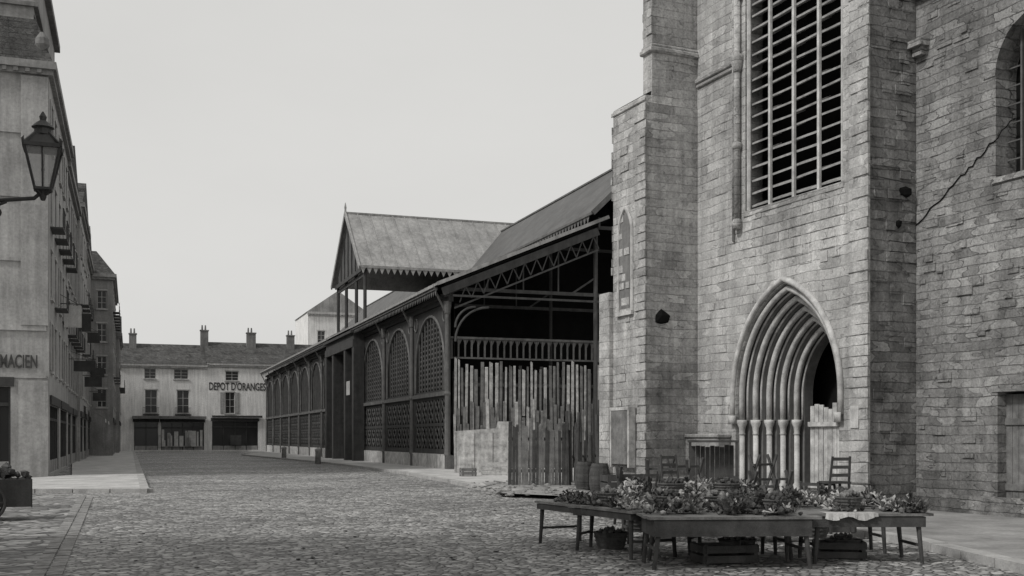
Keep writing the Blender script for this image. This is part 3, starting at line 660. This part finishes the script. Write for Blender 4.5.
for s in (40,54):
    P=Vector(C0)+sdir*s; e=empty('shop_awning',P.x,P.y,sdir,0); b=MB(); b.add([(0,0,4.6),(5,0,4.6),(5,-1.7,3.5),(0,-1.7,3.5),(0,-1.7,3.2),(5,-1.7,3.2)],[(0,1,2,3),(3,2,5,4)]); b.obj('canvas','cloth',e)
nh=house('corner_house',-18.2,3,10,12.2,10.5,[(2,5,1.2,2,'w'),(6,5,1.2,2,'w'),(4,.1,1.3,2.6,'w')],[(2,5,1.2,2,'w'),(6,5,1.2,2,'w'),(3,.1,3,2.8,'shop')],'plaster',rh=3,ax=(1,0))
# ---------------------------------------------------------------- wall lamp
lx,ly=(43-512)/F*15,15.0
la=empty('wall_street_lamp',lx,ly,(1,0),z=-.03)
b=MB()
b.box(-1.86,-1.8,-.12,.12,4.6,5.5)
b.tube([(-1.8,0,5.2),(-1.2,0,5.17),(-.6,0,5.17),(-.12,0,5.2),(0,0,5.3)],.028,8)
sp=[]
for i in range(26):
    a=i/25*math.pi*2.4; r=.3*(1-i/25*.8); sp.append((-.75+r*math.cos(a+2.2)*1.0,0,5.02+r*math.sin(a+2.2)*.5))
b.tube(sp,.017,6)
b.tube([(-1.8,0,4.65),(-1.35,0,4.75),(-.9,0,5.0),(-.5,0,5.15)],.02,6)
wb,wt=.10,.225; z0,z1=5.32,5.88; s2=math.sqrt(2)
def P_(r,an,z): return (r*s2*math.cos(an),r*s2*math.sin(an),z)
for i in range(4):
    a=math.pi/4+i*math.pi/2+.35; a2=a+math.pi/2
    b.beam(P_(wb,a,z0),P_(wt,a,z1),.028); b.beam(P_(wb,a,z0),P_(wb,a2,z0),.035); b.beam(P_(wt,a,z1),P_(wt,a2,z1),.05)
    b.beam(P_(wb,a,z0),(0,0,5.22),.025); b.beam(P_(wt+.01,a,z1),P_(.08,a,z1+.2),.035); b.tube([P_(wt,a,z1),P_(wt+.015,a,z1+.06),P_(wt,a,z1+.1)],[.03,.02,.004],6)
    p,q=P_(wb,a,z0),P_(wb,a2,z0); r,s=P_(wt,a,z1),P_(wt,a2,z1); b.beam([(p[j]+q[j])/2 for j in range(3)],[(r[j]+s[j])/2 for j in range(3)],.016)
b.lathe((0,0,0),[(.12,6.06),(.11,6.14),(.15,6.16),(.08,6.23),(.04,6.26),(.05,6.31),(.01,6.38)],10)
b.lathe((0,0,0),[(.03,5.17),(.05,5.22),(.03,5.3),(.015,5.36),(.015,5.55),(.03,5.6)],8)
b.obj('bracket_and_cage','iron',la)
b=MB(); vs=[]
for r,z in ((wb-.004,z0),(wt-.006,z1),(.08,z1+.2)):
    for i in range(4): a=math.pi/4+i*math.pi/2+.35; vs.append((r*s2*math.cos(a),r*s2*math.sin(a),z))
b.add(vs,[(i,(i+1)%4,(i+1)%4+4,i+4) for i in range(4)]); b.obj('glass_panes','lantern_glass',la)
b=MB(); b.add(vs,[(i+4,(i+1)%4+4,(i+1)%4+8,i+8) for i in range(4)]); b.obj('hood','iron',la)
# ---------------------------------------------------------------- handcart
hc=empty('handcart',-12.15,25.4,(.9,.43))
b=MB()
for y in (-.6,.6):
    pts=[(.4*math.cos(a),y,.43+.4*math.sin(a)) for a in [i*math.pi/12 for i in range(25)]]; b.tube(pts,.035,6,False)
    for i in range(10): a=i*math.pi/5; b.beam((0,y,.43),(.38*math.cos(a),y,.43+.38*math.sin(a)),.03)
    b.lathe((0,y,.36),[(.07,0),(.07,.14)],8); b.beam((-1.9,y*.6,.85),(.9,y*.75,.62),.06)
b.beam((0,-.62,.43),(0,.62,.43),.06); b.box(-.8,.95,-.5,.5,.5,.56)
for s in (-1,1): b.box(-.8,.95,s*.5-.02,s*.5+.02,.32,.95)
b.box(-.82,-.8,-.48,.48,.5,.95); b.box(.95,.97,-.48,.48,.3,.95); b.beam((-.7,0,0),(-.6,0,.5),.06); b.obj('cart_frame','paint_dark',hc)
b=MB()
for k in range(80): b.blob((random.uniform(-.7,.85),random.uniform(-.4,.4),random.uniform(.75,1.2)),random.uniform(.06,.14),j=.35)
b.obj('cart_load','produce_dark',hc)
# ---------------------------------------------------------------- market stalls
def table(x,y,w,d,yaw,h=.76,apron=.12,cloth=0,name='market_table'):
    o=empty(name,x,y,(math.cos(yaw),math.sin(yaw)))
    b=MB(); n=max(2,int(d/.22))
    for i in range(n): b.box(-.06+random.uniform(-.06,.02),w+.06+random.uniform(-.02,.08),d*i/n+.004,d*(i+1)/n-.004,h-.035,h+random.uniform(-.006,.008))
    b.obj('top','wood',o)
    b=MB(); b.box(.02,w-.02,.02,.05,h-.04-apron,h-.045); b.box(.02,w-.02,d-.05,d-.02,h-.04-apron,h-.045)
    b.box(.02,.05,.052,d-.052,h-.04-apron,h-.045); b.box(w-.05,w-.02,.052,d-.052,h-.04-apron,h-.045)
    for xx,sx in ((.12,-1),(w-.12,1)):
        for yy,sy in ((.09,-1),(d-.09,1)): b.tube([(xx,yy,h-.05),(xx+sx*random.uniform(.03,.1),yy+sy*.03,0)],[.042,.03],8)
        b.beam((xx+sx*.03,.08,.28),(xx+sx*.03,d-.08,.28),.04)
    b.obj('legs_and_apron','wood_dark',o)
    if cloth:
        b=MB(); n=22; vs=[]
        for i in range(n+1):
            xx=w*.12+w*.45*i/n; vs+=[(xx,.35,h+.012),(xx,-.012,h+.012),(xx+random.uniform(-.02,.02),-.03-.02*math.sin(i*1.7),h-cloth*(.7+.3*math.sin(i*.5)))]
        b.add(vs,[(i*3+k,(i+1)*3+k,(i+1)*3+k+1,i*3+k+1) for i in range(n) for k in (0,1)]); b.obj('cloth','trim',o)
    return o
def heap(o,w,d,h,n,seed,mats=('produce_dark','produce_mid','produce_dark','produce_light'),rr=(.018,.06),hh=.18):
    random.seed(seed); L=[MB() for _ in mats]; cs=[(random.uniform(.1,w-.1),random.uniform(.15,d-.1),random.choice(range(len(mats))),random.uniform(.12,.3)) for _ in range(int(w*5))]
    for k in range(n):
        cx,cy,mi,s=random.choice(cs); dx,dy=random.gauss(0,s*.5),random.gauss(0,s*.4)
        x=min(max(cx+dx,.03),w-.03); y=min(max(cy+dy,.05),d-.03); q=max(0,1-math.hypot(dx,dy)/s); r=random.uniform(*rr)
        b=L[mi if random.random()<.7 else random.choice(range(len(mats)))]; zc=h+r*.8+q*random.uniform(0,hh)
        if random.random()<.4:
            for j in range(5):
                a=random.uniform(0,6.3); l=random.uniform(.05,.15); e=random.uniform(.0,.12); p=(x,y,zc); q2=(x+l*math.cos(a),y+l*math.sin(a),max(h+.01,zc+e)); w2=.02
                b.add([p,(q2[0]-w2,q2[1],q2[2]),(q2[0]+w2,q2[1]+w2,q2[2]+.02)],[(0,1,2)])
        else: b.blob((x,y,zc),r,(1,1,random.uniform(.6,1)),.25)
    for m_,b in zip(mats,L):
        if b.v: b.obj('produce',m_,o)
def basket(x,y,z,r=.25,h=.22,fill='produce_mid',name='wicker_basket'):
    o=empty(name,x,y,(1,0),z); b=MB()
    b.lathe((0,0,0),[(r*.75,0),(r*.85,h*.4),(r,h),(r*.93,h),(r*.8,h*.5),(r*.7,.03)],16)
    for q in (.25,.5,.75,1):
        rr=r*(.75+.25*q)+.004; b.tube([(rr*math.cos(a),rr*math.sin(a),h*q) for a in [i*math.pi/8 for i in range(17)]],.012,5,False)
    b.obj('weave','basket',o)
    b=MB()
    for k in range(26): a=random.uniform(0,6.3); q=random.uniform(0,r*.75); b.blob((q*math.cos(a),q*math.sin(a),h*.75+random.uniform(0,.08)+.08*(1-q/r)),random.uniform(.03,.055))
    b.obj('contents',fill,o); return o
ta=table(.42,19.9,3.2,.95,math.atan2(-2.95,1.45),apron=.1); heap(ta,3.2,.95,.77,430,11,hh=.12)
ta2=table(1.0,18.5,2.1,.8,-.42,apron=.12); heap(ta2,2.1,.8,.77,330,12,hh=.12)
tb=table(2.02,15.75,2.35,1.05,.06,apron=.24); heap(tb,2.35,1.05,.77,560,13,hh=.14)
tb2=table(2.1,16.95,2.3,.9,.04,apron=.2); heap(tb2,2.3,.9,.77,520,14,hh=.3)
tc=table(4.5,16.5,1.75,1.0,.02,apron=.16,cloth=.1); heap(tc,1.75,1.0,.77,450,15,hh=.14)
td=table(4.0,17.9,2.2,.8,.03,apron=.12); heap(td,2.2,.8,.77,420,16,hh=.26)
te=table(2.0,19.6,2.6,.8,.05,h=.85,apron=.12); heap(te,2.6,.8,.86,420,17,hh=.3)
random.seed(5)
for x,y,z,r in ((2.5,17.3,.78,.22),(3.2,17.4,.78,.25),(3.9,16.3,.78,.18),(5.2,17.0,.78,.2),(1.6,18.3,.78,.18),(1.7,18.9,.0,.3),(3.6,17.6,0,.3),(5.3,17.6,0,.28),(4.6,18.4,.78,.22),(5.5,18.3,.78,.2),(2.9,20.0,.87,.25),(3.9,20.0,.87,.25),(2.4,20.9,.13,.33),(4.9,20.2,.13,.35),(5.4,19.7,.13,.3)):
    basket(x,y,z,r,.2 if z>.5 else .28,random.choice(['produce_dark','produce_mid','produce_dark']))
for x,y,w,d,h,a in ((2.9,16.5,.8,.5,.3,.2),(4.8,17.3,.7,.45,.28,-.2)):
    o=empty('wooden_crate',x,y,(1,a)); crate(o,w,d,h,'wood_dark')
def chair(x,y,yaw,z=.13,mat='wood_dark'):
    o=empty('wooden_chair',x,y,(math.cos(yaw),math.sin(yaw)),z); b=MB()
    for xx in (-.19,.19):
        b.beam((xx,-.19,0),(xx*.95,-.18,.45),.04); b.beam((xx,.2,0),(xx,.18,.45),.04); b.beam((xx,.18,.45),(xx*.9,.26,.95),.035)
        b.beam((xx,-.19,.2),(xx,.19,.2),.025)
    b.box(-.22,.22,-.22,.2,.44,.48)
    for z_ in (.6,.75,.9): b.beam((-.18,.2+.06*(z_-.45)*2,z_),(.18,.2+.06*(z_-.45)*2,z_),.02,.06)
    b.beam((-.19,-.19,.25),(.19,-.19,.25),.025); b.obj('chair_frame',mat,o)
for x,y,a in ((6.0,20.5,.3),(5.75,20.9,2.5),(3.6,21.2,-.5),(2.7,21.5,1.9),(4.6,23.0,.9),(4.4,21.9,2.2)): chair(x,y,a)
o=empty('wooden_crate',5.75,20.35,(1,.15),.13); crate(o,.6,.5,.48,'wood_dark'); chair(6.05,20.6,3.3,z=.61)
o=empty('wooden_crate',2.95,21.7,(1,.15),.13); crate(o,.6,.5,.48,'wood_dark'); chair(3.25,21.95,.4,z=.61)
def trestle(x,y,yaw,h=.95):
    o=empty('folding_trestle',x,y,(math.cos(yaw),math.sin(yaw)),.13); b=MB(); k=h/.95
    for xx in (-.45,.45):
        b.beam((xx,-.35,0),(xx,.12,h),.05); b.beam((xx*.95,.35,0),(xx*.95,-.12,h),.05)
    b.beam((-.5,0,.8*k),(.5,0,.8*k),.05); b.beam((-.45,-.25,.2*k),(.45,-.25,.2*k),.04); b.beam((-.45,.25,.2*k),(.45,.25,.2*k),.04); b.obj('trestle_frame','wood_dark',o)
for x,y,a,h in ((5.3,22.5,.4,1.1),(3.4,24.0,-.3,1.3),(2.6,22.4,.2,1.2),(4.6,21.0,.1,1.0),(4.1,26,.5,1.3),(3.0,26,.1,1.0),(5.6,24.5,.9,1.4)): trestle(x,y,a,h)
o=empty('wooden_crate',2.3,26.0,(1,.2),.13); crate(o,1.0,.6,.9,'wood_dark')
o=empty('wooden_crate',4.1,21.2,(1,-.2),.13); crate(o,.6,.5,.75,'wood_dark')
o=empty('lean_to_shelter',4.95,30.4,(.95,-.1)); b=MB(); x=0
while x<1.1: b.box(x,x+.12,0,.04,.1,1.7+random.uniform(-.05,.05)); x+=.13
b.box(-.1,1.25,-.45,.1,1.78,1.84); b.box(0,1.15,-.05,-.003,.5,.6); b.beam((-.05,-.4,0),(-.05,-.4,1.78),.07); b.beam((1.2,-.4,0),(1.2,-.4,1.78),.07); b.obj('planks','wood_dark',o)
# ---------------------------------------------------------------- light & camera
EL=math.radians(44); az=Vector((-.83,-.56)).normalized()
sd=Vector((az.x*math.cos(EL),az.y*math.cos(EL),math.sin(EL)))
l=bpy.data.lights.new('sun','SUN'); l.energy=2.2; l.angle=math.radians(7); l.color=(1,.99,.97)
lo=bpy.data.objects.new('sun',l); S.collection.objects.link(lo); lo.rotation_euler=sd.to_track_quat('Z','Y').to_euler()
w=bpy.data.worlds.new('World'); S.world=w; w.use_nodes=True; nt=w.node_tree; bg=nt.nodes['Background']
sk=nt.nodes.new('ShaderNodeTexSky'); sk.sky_type='NISHITA'; sk.sun_disc=False; sk.sun_elevation=EL; sk.sun_rotation=math.atan2(az.x,az.y); sk.dust_density=4; sk.air_density=1
bw=nt.nodes.new('ShaderNodeRGBToBW'); nt.links.new(sk.outputs[0],bw.inputs[0])
tcw=nt.nodes.new('ShaderNodeTexCoord').outputs['Generated']; cn=noise(nt,scaled(nt,tcw,(1,1,2.5)),2.2,5,.55)
v=math_(nt,'ADD',math_(nt,'MULTIPLY',bw.outputs[0],.2),6.4); v=math_(nt,'MULTIPLY',v,maprange(nt,cn,.3,.7,.96,1.03))
c=nt.nodes.new('ShaderNodeCombineColor'); nt.links.new(v,c.inputs[0]); nt.links.new(math_(nt,'MULTIPLY',v,.993),c.inputs[1]); nt.links.new(math_(nt,'MULTIPLY',v,.968),c.inputs[2])
nt.links.new(c.outputs[0],bg.inputs['Color']); bg.inputs['Strength'].default_value=.1
cam=bpy.data.cameras.new('camera'); co=bpy.data.objects.new('camera',cam); S.collection.objects.link(co); co.location=(0,0,CH); co.rotation_euler=(math.radians(90),0,0)
cam.sensor_width=36; cam.lens=36*F/1024; cam.shift_y=(HZ-288)/1024; cam.clip_end=4000; S.camera=co
S.view_settings.view_transform='Standard'; S.view_settings.look='None'
